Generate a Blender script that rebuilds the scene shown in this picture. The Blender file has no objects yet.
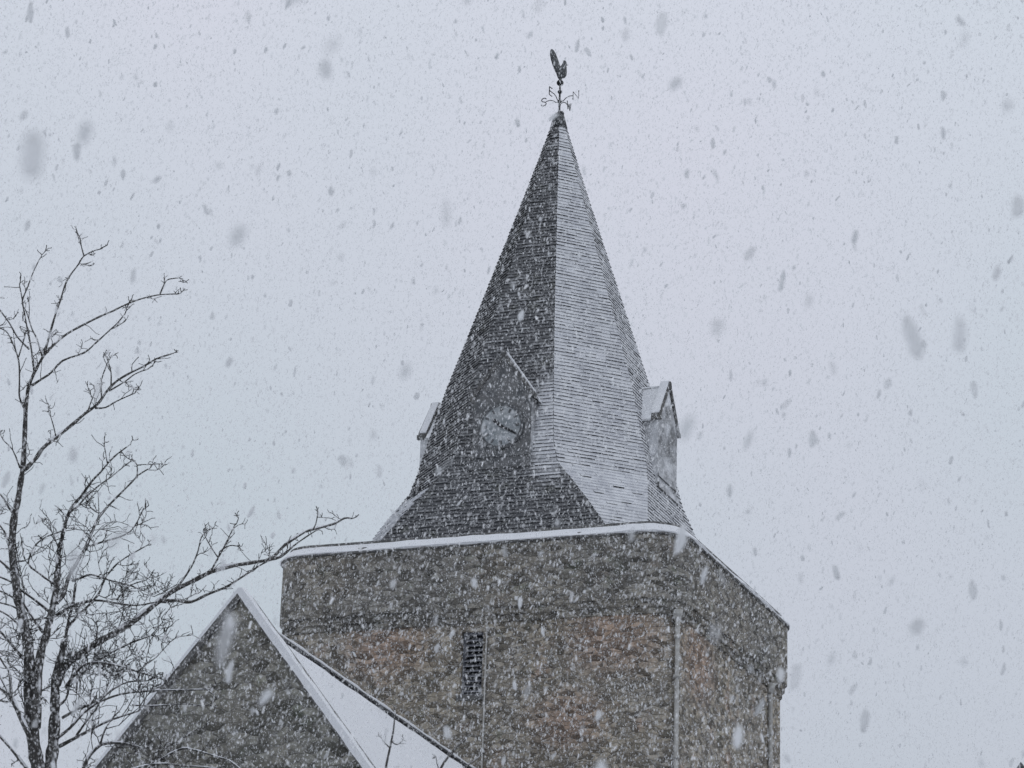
import bpy, math, random
import numpy as np
from mathutils import Vector, Matrix
random.seed(7); rng = np.random.default_rng(11)
SC = bpy.context.scene
COL = SC.collection
GZ = -1.6                                   # ground height: the lens is the origin, 1.6 m above the snow

# ------------------------------------------------------------------ camera
F = 2600.0
TH, RO = math.radians(19.114), math.radians(2.001)
R0, U0, FW = Vector((1, 0, 0)), Vector((0, -math.sin(TH), math.cos(TH))), Vector((0, math.cos(TH), math.sin(TH)))
CR = R0*math.cos(RO) + U0*math.sin(RO)
CU = -R0*math.sin(RO) + U0*math.cos(RO)
cam = bpy.data.cameras.new('camera'); cam_o = bpy.data.objects.new('camera', cam); COL.objects.link(cam_o)
m = Matrix((CR, CU, -FW)).transposed().to_4x4(); cam_o.matrix_world = m
cam.sensor_width = 36; cam.lens = F/1024*36; cam.clip_start = .05; cam.clip_end = 5000
cam.dof.use_dof = True; cam.dof.focus_distance = 46; cam.dof.aperture_fstop = 11.0
SC.camera = cam_o

def at(px, py, y):
    """point on the line of sight through a pixel, at world distance y"""
    d = CR*((px-512)/F) - CU*((py-384)/F) + FW
    return d*(y/d.y)

# ------------------------------------------------------------------ node helpers
class NT:
    def __init__(s, name):
        s.m = bpy.data.materials.new(name); s.m.use_nodes = True
        s.t = s.m.node_tree; s.t.nodes.clear()
        s.out = s.n('ShaderNodeOutputMaterial')
    def n(s, kind, **kw):
        nd = s.t.nodes.new(kind)
        for k, v in kw.items(): setattr(nd, k, v)
        return nd
    def link(s, a, b): s.t.links.new(a, b)
    def setin(s, nd, key, v):
        if isinstance(v, bpy.types.NodeSocket): s.link(v, nd.inputs[key])
        elif v is not None: nd.inputs[key].default_value = v
    def math(s, op, a, b=None, c=None, clamp=False):
        nd = s.n('ShaderNodeMath', operation=op, use_clamp=clamp)
        for i, v in enumerate((a, b, c)): s.setin(nd, i, v)
        return nd.outputs[0]
    def vmath(s, op, a, b=None):
        nd = s.n('ShaderNodeVectorMath', operation=op)
        s.setin(nd, 0, a); s.setin(nd, 1, b)
        return nd.outputs['Value'] if op in ('DOT_PRODUCT', 'DISTANCE', 'LENGTH') else nd.outputs[0]
    def obj(s): return s.n('ShaderNodeTexCoord').outputs['Object']
    def nrm(s): return s.n('ShaderNodeNewGeometry').outputs['Normal']
    def scale(s, v, sc):
        nd = s.n('ShaderNodeMapping'); s.link(v, nd.inputs[0]); nd.inputs['Scale'].default_value = sc; return nd.outputs[0]
    def noise(s, v, sc, det=4, rough=.6):
        nd = s.n('ShaderNodeTexNoise'); s.link(v, nd.inputs['Vector'])
        nd.inputs['Scale'].default_value = sc; nd.inputs['Detail'].default_value = det; nd.inputs['Roughness'].default_value = rough
        return nd.outputs[0]
    def vor(s, v, sc, feature='F1', out='Distance', rnd=1.0):
        nd = s.n('ShaderNodeTexVoronoi', feature=feature); s.link(v, nd.inputs['Vector'])
        nd.inputs['Scale'].default_value = sc; nd.inputs['Randomness'].default_value = rnd
        return nd.outputs[out]
    def ramp(s, v, lo, hi, a=0., b=1.):
        nd = s.n('ShaderNodeMapRange', interpolation_type='SMOOTHSTEP'); s.setin(nd, 0, v)
        for i, x in enumerate((lo, hi, a, b)): nd.inputs[i+1].default_value = x
        return nd.outputs[0]
    def mix(s, f, a, b, blend='MIX'):
        nd = s.n('ShaderNodeMix', data_type='RGBA', blend_type=blend)
        s.setin(nd, 0, f)
        for i, v in ((6, a), (7, b)):
            if isinstance(v, tuple): v = (*v, 1)
            s.setin(nd, i, v)
        return nd.outputs[2]
    def finish(s, col, rough=.85, bump=None, bstr=.5, bdist=.02, spec=.25, metal=0.):
        p = s.n('ShaderNodeBsdfPrincipled')
        if isinstance(col, tuple): col = (*col, 1)
        s.setin(p, 'Base Color', col); s.setin(p, 'Roughness', rough)
        p.inputs['Specular IOR Level'].default_value = spec; p.inputs['Metallic'].default_value = metal
        if bump is not None:
            b = s.n('ShaderNodeBump'); b.inputs['Strength'].default_value = bstr; b.inputs['Distance'].default_value = bdist
            s.link(bump, b.inputs['Height']); s.link(b.outputs[0], p.inputs['Normal'])
        s.link(p.outputs[0], s.out.inputs[0]); return s.m

# ------------------------------------------------------------------ frames of the two buildings
TA = math.radians(21.551)
EU, EV = Vector((math.cos(TA), -math.sin(TA), 0)), Vector((math.sin(TA), math.cos(TA), 0))
TO = Vector((.850, 55.522, 0))
WIND = EU*.72 - EV*.36 + Vector((0, 0, .60))       # the side the snow blew on to
WIND.normalize()
SNOW = (.82, .83, .85)

def snow_factor(k, lo, hi, p, amp=.25, nsc=2.2, up=.25):
    d = k.vmath('DOT_PRODUCT', k.nrm(), tuple(WIND))
    nz = k.n('ShaderNodeSeparateXYZ'); k.link(k.nrm(), nz.inputs[0])
    d = k.math('ADD', d, k.math('MULTIPLY', k.math('MULTIPLY', nz.outputs[2], nz.outputs[2]), up))
    nn = k.noise(p, nsc, 5, .65)
    d = k.math('ADD', d, k.math('MULTIPLY', k.math('SUBTRACT', nn, .5), amp*2))
    return k.ramp(d, lo, hi)

def mat_snow():
    k = NT('snow'); p = k.obj()
    n1 = k.noise(p, 1.3, 4); n2 = k.noise(p, 30, 3)
    c = k.mix(n1, (.78, .79, .82), (.86, .865, .875))
    h = k.math('ADD', k.math('MULTIPLY', n1, 1.), k.math('MULTIPLY', n2, .12))
    return k.finish(c, .75, h, .35, .05)

def mat_stone(name, base, brown, red, brown_amt, red_amt, sc=3.4, lo=.86, hi=1.1, moss=.5):
    """coursed rubble: irregular blocks flattened in z, pale joints, lichen and iron staining"""
    k = NT(name); p = k.obj()
    wob = k.n('ShaderNodeTexNoise'); k.link(p, wob.inputs['Vector']); wob.inputs['Scale'].default_value = 2.
    pw = k.vmath('ADD', p, k.vmath('SCALE', wob.outputs[1]))
    for nd in k.t.nodes:
        if nd.type == 'VECT_MATH' and nd.operation == 'SCALE': nd.inputs['Scale'].default_value = .12
    pb = k.scale(pw, (1, 1, 1.9))
    cell = k.vor(pb, sc, 'F1', 'Color'); edge = k.vor(pb, sc, 'DISTANCE_TO_EDGE')
    sx = k.n('ShaderNodeSeparateXYZ'); k.link(cell, sx.inputs[0])
    n_big = k.noise(p, .45, 3, .55); n_mid = k.noise(p, 1.1, 5, .7); n_fine = k.noise(p, 10, 7, .8)
    c = k.mix(k.ramp(n_big, .42, .62, 0, brown_amt), base, brown)
    c = k.mix(k.math('MULTIPLY', k.ramp(n_mid, .56, .7), red_amt), c, red)
    c = k.mix(k.math('MULTIPLY', k.ramp(k.noise(p, 2.3, 5, .7), .56, .68), moss), c, (.14, .16, .115))
    if name == 'tower_rubble':                       # iron-stained patches
        for q_, rad in (((-1.84, -4.3, 12.3-GZ), 1.1), ((3.1, -4.3, 12.25-GZ), 1.2), ((4.4, -2.5, 12.0-GZ), 1.3), ((2.2, -4.3, 10.6-GZ), .9)):
            st = k.ramp(k.math('ADD', k.vmath('DISTANCE', k.scale(p, (1, 1, 1.35)), (q_[0], q_[1], q_[2]*1.35)), k.math('MULTIPLY', n_mid, .8)), rad*.3+.3, rad+.7, .42, 0)
            c = k.mix(st, c, (.40, .235, .165))
    v = k.math('ADD', k.math('MULTIPLY', sx.outputs[0], 1.0), .48)
    v = k.math('MULTIPLY', v, k.math('ADD', k.math('MULTIPLY', n_fine, 2.4), -.15, clamp=False))
    vc = k.n('ShaderNodeCombineXYZ')
    for i in range(3): k.link(v, vc.inputs[i])
    c = k.mix(1., c, vc.outputs[0], 'MULTIPLY')
    joint = k.ramp(edge, .015, .07, 1, 0)
    c = k.mix(k.math('MULTIPLY', joint, .45), c, (.2, .19, .18))
    c = k.mix(snow_factor(k, lo, hi, p, .3, 3.5, .4), c, SNOW)
    h = k.math('ADD', k.ramp(edge, 0, .12), k.math('MULTIPLY', n_fine, .7))
    return k.finish(c, .92, h, .7, .025)

def mat_slate(name='slate', lie=0.):
    k = NT(name); p = k.obj()
    a = k.n('ShaderNodeAttribute', attribute_name='var').outputs['Fac']
    c = k.mix(a, (.085, .087, .094), (.15, .152, .158))
    c = k.mix(k.math('MULTIPLY', k.ramp(k.noise(p, 1.6, 5, .7), .55, .7), .5), c, (.085, .09, .06))
    drift = k.vmath('DISTANCE', k.scale(p, (1, 1, .62)), (1.15, -2.5, (17.4-GZ)*.62))
    d = k.vmath('DOT_PRODUCT', k.nrm(), tuple(WIND))
    nz = k.n('ShaderNodeSeparateXYZ'); k.link(k.nrm(), nz.inputs[0])
    d = k.math('ADD', d, k.math('MULTIPLY', k.math('MULTIPLY', nz.outputs[2], nz.outputs[2]), .5))
    d = k.math('ADD', d, k.math('MULTIPLY', k.math('SUBTRACT', k.noise(p, 1.2, 5, .7), .5), .16))
    d = k.math('ADD', d, k.math('MULTIPLY', k.math('SUBTRACT', k.noise(p, 16, 3, .8), .5), .42))
    d = k.math('ADD', d, k.math('MULTIPLY', k.math('SUBTRACT', a, .5), .05))
    d = k.math('ADD', d, k.ramp(drift, .3, 1.25, .38, 0))
    d = k.math('ADD', d, k.ramp(nz.outputs[2], .62, .76, 0, .64))
    d = k.math('ADD', d, lie)
    f = k.ramp(d, .735, 1.03)
    c = k.mix(f, c, k.mix(k.ramp(k.noise(p, 2.2, 5, .7), .35, .65), (.58, .59, .62), (.76, .77, .79)))
    return k.finish(c, k.mix(f, (.5,)*3, (.8,)*3), k.noise(p, 25, 4), .4, .01)

def mat_plain(name, c1, c2, sc=6, rough=.7, metal=0., snow=None, spec=.3):
    k = NT(name); p = k.obj(); n = k.noise(p, sc, 5, .65)
    c = k.mix(k.ramp(n, .35, .65), c1, c2)
    if snow: c = k.mix(snow_factor(k, snow[0], snow[1], p, snow[2], snow[3], snow[4]), c, SNOW)
    return k.finish(c, rough, n, .3, .01, spec, metal)

M = {}
M['snow'] = mat_snow()
M['wall'] = mat_stone('tower_rubble', (.285, .258, .218), (.32, .275, .212), (.40, .25, .19), .7, .45, 5.2, moss=.35)
M['parapet'] = mat_stone('parapet_rubble', (.228, .217, .195), (.265, .235, .19), (.31, .23, .18), .5, .3, 5.2)
M['gable'] = mat_stone('gable_rubble', (.215, .21, .185), (.24, .22, .18), (.26, .215, .19), .5, .3, 4.6, moss=.6)
M['slate'] = mat_slate(); M['slate_snowed'] = mat_slate('slate_under_snow', .95)
M['slate_edge'] = mat_plain('slate_edge', (.05, .052, .057), (.085, .086, .09))
M['coping'] = mat_plain('coping_stone', (.13, .13, .13), (.2, .195, .185), 5, .9)
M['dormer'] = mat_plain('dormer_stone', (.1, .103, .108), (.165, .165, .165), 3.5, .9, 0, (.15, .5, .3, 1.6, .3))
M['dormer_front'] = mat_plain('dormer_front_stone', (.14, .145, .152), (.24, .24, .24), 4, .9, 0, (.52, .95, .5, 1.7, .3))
M['dial'] = mat_plain('dial_paint', (.27, .3, .32), (.38, .4, .41), 3, .6, 0, (.27, .8, .5, 3.4, .2))
M['hand'] = mat_plain('hand_paint', (.02, .021, .024), (.03, .03, .035), 8, .5)
M['tick'] = mat_plain('hour_mark_paint', (.11, .115, .12), (.15, .155, .16), 8, .5)
M['iron'] = mat_plain('wrought_iron', (.03, .032, .036), (.06, .06, .063), 9, .6, .2)
M['gilt'] = mat_plain('weathered_copper', (.07, .075, .08), (.13, .135, .14), 9, .55, .2)
M['pipe'] = mat_plain('painted_pipe', (.4, .39, .37), (.52, .51, .48), 5, .7)
M['louvre'] = mat_plain('louvre_slate', (.16, .165, .19), (.27, .275, .3), 7, .8, 0)
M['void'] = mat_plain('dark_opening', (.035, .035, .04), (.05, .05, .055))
M['bark'] = mat_plain('bark', (.055, .052, .049), (.11, .105, .1), 14, .9, 0, (.93, 1.12, .4, 6, .3))
M['ground'] = mat_plain('snowy_ground', (.7, .71, .73), (.78, .79, .81), .2, .9)
M['house_wall'] = mat_plain('dark_harling', (.03, .032, .04), (.05, .052, .06), 3, .9)

# ------------------------------------------------------------------ object helpers
def tag(o, label=None, cat=None, group=None, kind=None):
    for k_, v in (('label', label), ('category', cat), ('group', group), ('kind', kind)):
        if v: o[k_] = v
    return o
def empty(name, loc, rz=0.):
    o = bpy.data.objects.new(name, None); COL.objects.link(o); o.location = loc; o.rotation_euler = (0, 0, rz)
    o.empty_display_size = .3
    return o

class MB:
    def __init__(s): s.v, s.f, s.mi, s.var, s.sm = [], [], [], [], []
    def face(s, pts, mi=0, var=.5, smooth=False):
        b = len(s.v); s.v += [tuple(p) for p in pts]; s.f.append(tuple(range(b, b+len(pts)))); s.mi.append(mi); s.var.append(var); s.sm.append(smooth)
    def idx(s, vs, fs, mi=0, smooth=False, var=.5):
        b = len(s.v); s.v += [tuple(p) for p in vs]
        for f in fs: s.f.append(tuple(b+i for i in f)); s.mi.append(mi); s.var.append(var); s.sm.append(smooth)
    def prism(s, poly, axis, lo, hi, mi=0):
        """poly: 2-D outline in the two other axes (x,z for axis y; y,z for axis x; x,y for axis z)"""
        def P(a, b, c): return {'y': (a, c, b), 'x': (c, a, b), 'z': (a, b, c)}[axis]
        n = len(poly); vs = [P(a, b, lo) for a, b in poly] + [P(a, b, hi) for a, b in poly]
        fs = [tuple(range(n)), tuple(range(2*n-1, n-1, -1))] + [(i, i+n, (i+1) % n+n, (i+1) % n) for i in range(n)]
        s.idx(vs, fs, mi)
    def box(s, x0, x1, y0, y1, z0, z1, mi=0): s.prism([(x0, y0), (x1, y0), (x1, y1), (x0, y1)], 'z', z0, z1, mi)
    def tube(s, pts, rad, n=8, mi=0, cap=True, off=None):
        pts = [Vector(p) for p in pts]; rad = [rad]*len(pts) if not hasattr(rad, '__len__') else rad
        rings = []; up = None
        for i, p in enumerate(pts):
            t = (pts[min(i+1, len(pts)-1)] - pts[max(i-1, 0)])
            if t.length < 1e-9: t = Vector((0, 0, 1))
            t.normalize()
            if up is None:
                a = Vector((0, 0, 1)) if abs(t.z) < .9 else Vector((1, 0, 0))
                up = (a - t*a.dot(t)).normalized()
            else:
                up = up - t*up.dot(t)
                if up.length < 1e-6:
                    a = Vector((0, 0, 1)) if abs(t.z) < .9 else Vector((1, 0, 0)); up = a - t*a.dot(t)
                up.normalize()
            sd = t.cross(up)
            rings.append([p + (up*math.cos(6.28318*j/n) + sd*math.sin(6.28318*j/n))*rad[i] for j in range(n)])
        vs = [q for r in rings for q in r]; fs = []
        for i in range(len(pts)-1):
            for j in range(n):
                a, b = i*n+j, i*n+(j+1) % n; fs.append((a, b, b+n, a+n))
        if cap: fs.append(tuple(range(n-1, -1, -1))); fs.append(tuple(len(vs)-n+i for i in range(n)))
        s.idx(vs, fs, mi, True)
    def ball(s, c, r, nu=14, nv=9, sc=(1, 1, 1), mi=0):
        vs, fs = [], []
        for i in range(nv+1):
            ph = math.pi*i/nv
            for j in range(nu):
                th = 6.28318*j/nu
                vs.append((c[0]+r*sc[0]*math.sin(ph)*math.cos(th), c[1]+r*sc[1]*math.sin(ph)*math.sin(th), c[2]+r*sc[2]*math.cos(ph)))
        for i in range(nv):
            for j in range(nu):
                a, b = i*nu+j, i*nu+(j+1) % nu; fs.append((a, a+nu, b+nu, b))
        s.idx(vs, fs, mi, True)
    def build(s, name, mats, parent=None, loc=(0, 0, 0), rz=0., dz=0.):
        me = bpy.data.meshes.new(name)
        me.from_pydata([(x, y, z+dz) for x, y, z in s.v], [], s.f)
        for m_ in (mats if isinstance(mats, (list, tuple)) else [mats]): me.materials.append(m_)
        me.polygons.foreach_set('material_index', s.mi); me.polygons.foreach_set('use_smooth', s.sm)
        at_ = me.attributes.new('var', 'FLOAT', 'FACE'); at_.data.foreach_set('value', s.var)
        me.validate(); me.update()
        o = bpy.data.objects.new(name, me); COL.objects.link(o)
        o.parent = parent; o.location = loc; o.rotation_euler = (0, 0, rz)
        return o
DZ = -GZ                                    # heights below are measured from the lens; roots sit on the ground

# ------------------------------------------------------------------ church tower
tower = tag(empty('church_tower', (TO.x, TO.y, GZ), -TA),
            'square rubble stone church tower with tall slate spire half plastered in snow', 'church tower')
U0_, U1_, HV = -4.50, 4.52, 4.46             # outer faces of the parapet
def ring(off, r=.85, nseg=8):
    """rounded square, counter-clockwise, offset outwards; r is the corner radius at offset 0"""
    x0, x1, y0, y1 = U0_-off, U1_+off, -HV-off, HV+off; rr = max(r+off, .05); out = []
    for cx, cy, a0 in ((x1-rr, y0+rr, -90), (x1-rr, y1-rr, 0), (x0+rr, y1-rr, 90), (x0+rr, y0+rr, 180)):
        for i in range(nseg+1):
            a = math.radians(a0+90*i/nseg); out.append((cx+rr*math.cos(a), cy+rr*math.sin(a)))
    return out
def sweep(mb, prof, mi=0, smooth=False, closed=False, jit=0.):
    """profile of (offset, z) swept round the tower"""
    rs = [[(x, y, z) for x, y in ring(o)] for o, z in prof]; n = len(rs[0])
    pairs = list(zip(range(len(rs)-1), range(1, len(rs)))) + ([(len(rs)-1, 0)] if closed else [])
    for a, b in pairs:
        for j in range(n):
            q = (j+1) % n; mb.face([rs[a][j], rs[a][q], rs[b][q], rs[b][j]], mi)
WZ0 = GZ
# the wall: front face carries a real opening for the louvred window
wu0, wu1, wz0, wz1 = -.12, .35, 11.2, 12.5
w = MB(); ins = -.165; rg = ring(ins); n = len(rg)
for j in range(n):
    a, b = rg[j], rg[(j+1) % n]
    if abs(a[1]-b[1]) < 1e-6 and a[1] < 0 and abs(a[0]-b[0]) > 1:          # straight front stretch
        y = a[1]; x0, x1 = min(a[0], b[0]), max(a[0], b[0])
        for (p0, p1, q0, q1) in ((x0, wu0, WZ0, 12.70), (wu1, x1, WZ0, 12.70), (wu0, wu1, WZ0, wz0), (wu0, wu1, wz1, 12.70)):
            w.face([(p0, y, q0), (p1, y, q0), (p1, y, q1), (p0, y, q1)])
        YF = y; d = .38
        w.face([(wu0, y, wz0), (wu0, y, wz1), (wu0, y+d, wz1), (wu0, y+d, wz0)]); w.face([(wu1, y, wz1), (wu1, y, wz0), (wu1, y+d, wz0), (wu1, y+d, wz1)])
        w.face([(wu0, y, wz1), (wu1, y, wz1), (wu1, y+d, wz1), (wu0, y+d, wz1)]); w.face([(wu0, y, wz0), (wu0, y+d, wz0), (wu1, y+d, wz0), (wu1, y, wz0)])
    else:
        w.face([(*a, WZ0), (*b, WZ0), (*b, 12.70), (*a, 12.70)])
w.build('wall', M['wall'], tower, dz=DZ)
pm = MB(); sweep(pm, [(-.165, 12.66), (-.12, 12.665), (-.115, 12.79), (-.06, 12.80), (-.055, 12.94), (-.005, 12.95), (0, 13.12), (.0, 14.26)])
pm.build('parapet', M['parapet'], tower, dz=DZ)
cp = MB(); sweep(cp, [(0, 14.26), (.05, 14.27), (.05, 14.31), (-.13, 14.47), (-.13, 14.56), (-.36, 14.57), (-.36, 14.0)])
cpo = cp.build('coping', M['coping'], tower, dz=DZ)
cs = MB(); 
def ringd(off, step=.16):
    r = ring(off); out = []
    for a, b in zip(r, r[1:]+r[:1]):
        n_ = max(1, round(math.hypot(a[0]-b[0], a[1]-b[1])/step)); out += [(a[0]+(b[0]-a[0])*i/n_, a[1]+(b[1]-a[1])*i/n_) for i in range(n_)]
    return out
cprof = [(.045, 14.30), (.07, 14.32), (-.03, 14.415), (-.105, 14.495), (-.132, 14.5), (-.132, 14.47)]
c0_ = ringd(.0); crs = []
for i, (x, y) in enumerate(c0_):                    # lumpy: the thickness and both edges wander
    t_ = i*.16; lump = .022*math.sin(t_*1.3)+.014*math.sin(t_*3.7+1)+.010*math.sin(t_*9.1)+random.uniform(-.008, .008)
    cx0, cy0 = max(min(x, U1_-.85), U0_+.85), max(min(y, HV-.85), -HV+.85); nx_, ny_ = x-cx0, y-cy0; l_ = math.hypot(nx_, ny_); nx_, ny_ = nx_/l_, ny_/l_
    crs.append([(x+nx_*(o+(lump*.7 if k in (1, 2) else 0)), y+ny_*(o+(lump*.7 if k in (1, 2) else 0)), z_+.006+(lump*.5 if k in (2, 3) else -abs(lump)*.8 if k == 0 else 0)) for k, (o, z_) in enumerate(cprof)])
for a, b in zip(crs, crs[1:]+crs[:1]):
    for k in range(5): cs.face([a[k], b[k], b[k+1], a[k+1]], 0, .5, True)

cs.build('coping_snow', M['snow'], cpo)
for o_ in (cpo.children[0],): o_.data.transform(Matrix.Translation((0, 0, DZ)))
gt = MB(); g_ = ring(-.3); gt.face([(x, y, 14.02) for x, y in g_]); gt.build('wall_walk', M['snow'], tower, dz=DZ)

# louvred window
win = MB(); fr = .045
for (a, b, c, d_) in ((wu0, wu0+fr, wz0, wz1), (wu1-fr, wu1, wz0, wz1), (wu0+fr, wu1-fr, wz0, wz0+fr), (wu0+fr, wu1-fr, wz1-fr, wz1)):
    win.box(a, b, YF+.10, YF+.2, c, d_, 0)
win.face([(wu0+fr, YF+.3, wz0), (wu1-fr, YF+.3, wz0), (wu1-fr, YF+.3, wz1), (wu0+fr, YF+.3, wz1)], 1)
wo = win.build('louvred_window', [M['louvre'], M['void']], tower, dz=DZ)
lv = MB(); k_ = 0; z = wz0+fr+.02
while z < wz1-.12:
    lv.prism([(YF+.06, z), (YF+.07, z+.018), (YF+.22, z+.1), (YF+.21, z+.085)], 'x', wu0+fr, wu1-fr); z += .105
lvo = lv.build('louvres', M['louvre'], wo, dz=DZ)
sl = MB(); sl.box(wu0-.06, wu1+.06, YF-.05, YF-.002, wz0-.12, wz0-.01); sl.build('sill', M['coping'], wo, dz=DZ)

# pipes and conductor
def pipe(pts, r, hopper=None, brackets=(), out=(0, -1)):
    t = MB(); t.tube([(x, y, z_) for x, y, z_ in pts], r, 8)
    o = t.build('downpipe', M['pipe'], tower, dz=DZ)
    if hopper:
        x, y, z_ = hopper; h = MB()
        h.tube([(x, y, z_-.24), (x, y, z_-.1), (x, y, z_)], [r*1.1, r*2.1, r*2.3], 8); h.build('hopper', M['pipe'], o, dz=DZ)
    for z_ in brackets:
        x, y, _ = pts[0]; bm_ = MB(); bm_.tube([(x, y, z_), (x, y, z_+.07)], r*1.5, 8); bm_.build('bracket', M['pipe'], o, dz=DZ)
    return o
pipe([(.435, YF-.03, 12.74), (.435, YF-.03, WZ0)], .018)
cx_ = U1_-.14-.85+.71; 
ca = math.radians(-27); rr_ = .71; pcx, pcy = U1_-.85+(rr_+.06)*math.cos(ca), -HV+.85+(rr_+.06)*math.sin(ca)
pipe([(pcx, pcy, 12.72), (pcx, pcy, WZ0)], .048, (pcx, pcy, 12.78), (12.2, 11.4, 9.8, 8))
px_ = U1_-.165+.06
pipe([(px_, 2.67, 12.7), (px_, 2.67, WZ0)], .05, (px_, 2.67, 12.75), (11.6, 10.4))

# ---- spire: every slate is a tilted leaf with its own butt
PROF = [(25.95, .06, .025), (24, .63, .255), (22, 1.245, .50), (20, 1.86, .75), (19, 2.17, .885), (18, 2.42, 1.0), (17, 2.66, 1.12), (16.5, 2.77, 1.26),
        (16.2, 2.86, 1.50), (16, 2.92, 1.67), (15.5, 3.06, 2.07), (15, 3.19, 2.44), (14.5, 3.31, 2.80), (14.1, 3.42, 3.12), (13.75, 3.52, 3.46)]
zs_ = [p[0] for p in PROF][::-1]
def prof(z):
    return (float(np.interp(z, zs_, [p[1] for p in PROF][::-1])), float(np.interp(z, zs_, [p[2] for p in PROF][::-1])))
LEAN = .012
def corners(z, push=0.):
    A, h = prof(z); A += push; h += push*.414
    k = .06*(z-13.75)/12.2
    return [(x+k, y-k) for x, y in ((h, -A), (A, -h), (A, h), (h, A), (-h, A), (-A, h), (-A, -h), (-h, -A))]
sp = MB()
core = [[(x, y, z_) for x, y in corners(z_, -.03)] for z_ in np.linspace(13.75, 26.0, 40)]
for a, b in zip(core[:-1], core[1:]):
    for j in range(8): sp.face([a[j], a[(j+1) % 8], b[(j+1) % 8], b[j]], 1)
sp.face(core[-1], 1)
zz = [13.75]
while zz[-1] < 25.9: zz.append(zz[-1]+.086+random.uniform(-.007, .007))
for k_, z in enumerate(zz[:-1]):
    zt = zz[k_+1]
    for j in range(8):
        if j in (3, 4): nsl_w = .5
        else: nsl_w = .24
        b0, b1 = Vector((*corners(z)[j], z)), Vector((*corners(z)[(j+1) % 8], z))
        t0, t1 = Vector((*corners(zt)[j], zt)), Vector((*corners(zt)[(j+1) % 8], zt))
        e = b1-b0
        if e.length < .02: continue
        nrm = e.cross(t0-b0).normalized() if (t0-b0).length > 1e-6 else Vector((0, 0, 1))
        ns = max(1, round(e.length/nsl_w)); ph = random.random()
        cuts = [0.] + [min(max((i+ph*.9-.4)/ns, 0), 1) for i in range(1, ns)] + [1.]
        cuts = sorted(set(round(c, 4) for c in cuts))
        for c0, c1 in zip(cuts[:-1], cuts[1:]):
            v_ = random.random(); o1 = (.016 if j == 1 else .020 if j == 0 else .022)+random.uniform(-.006, .008); dzj = random.uniform(-.012, .008)
            p0, p1 = b0.lerp(b1, c0)+nrm*o1, b0.lerp(b1, c1)+nrm*(o1+random.uniform(-.003, .003))
            p0.z += dzj; p1.z += dzj+random.uniform(-.006, .006)
            q0, q1 = t0.lerp(t1, c0), t0.lerp(t1, c1)
            sp.face([p0, p1, q1, q0], 3 if (j in (0, 6) and z < 16.3+random.uniform(-.5, .3)) else 0, v_)
            i0, i1 = b0.lerp(b1, c0)-nrm*.012, b0.lerp(b1, c1)-nrm*.012
            flat = (nrm.z > .46 and nrm.dot(Vector((.66, -.36, .66))) > .5) or (j == 6 and z < 16.1)
            sp.face([i0, i1, p1, p0], 2 if random.random() < (.94 if flat else .03 if nrm.dot(Vector((.66, -.36, .66))) > .78 else 0) else 1, v_)
spire = sp.build('spire', [M['slate'], M['slate_edge'], M['snow'], M['slate_snowed']], tower, dz=DZ)
ec = MB()
e0, e1, e2 = corners(13.72, .09), corners(13.9, .07), corners(13.6, .05)
for j in range(8):
    q = (j+1) % 8
    ec.face([(*e2[j], 13.6), (*e2[q], 13.6), (*e0[q], 13.72), (*e0[j], 13.72)]); ec.face([(*e0[j], 13.72), (*e0[q], 13.72), (*e1[q], 13.84), (*e1[j], 13.84)])
ec.build('eaves', M['slate_edge'], spire, dz=DZ)
cpm = MB(); cpm.tube([(.06, -.06, 25.55), (.06, -.06, 25.84), (.06, -.06, 25.93), (.06, -.06, 25.96)], [.215, .14, .11, .06], 10); cpm.build('lead_cap', M['gilt'], spire, dz=DZ)

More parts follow.
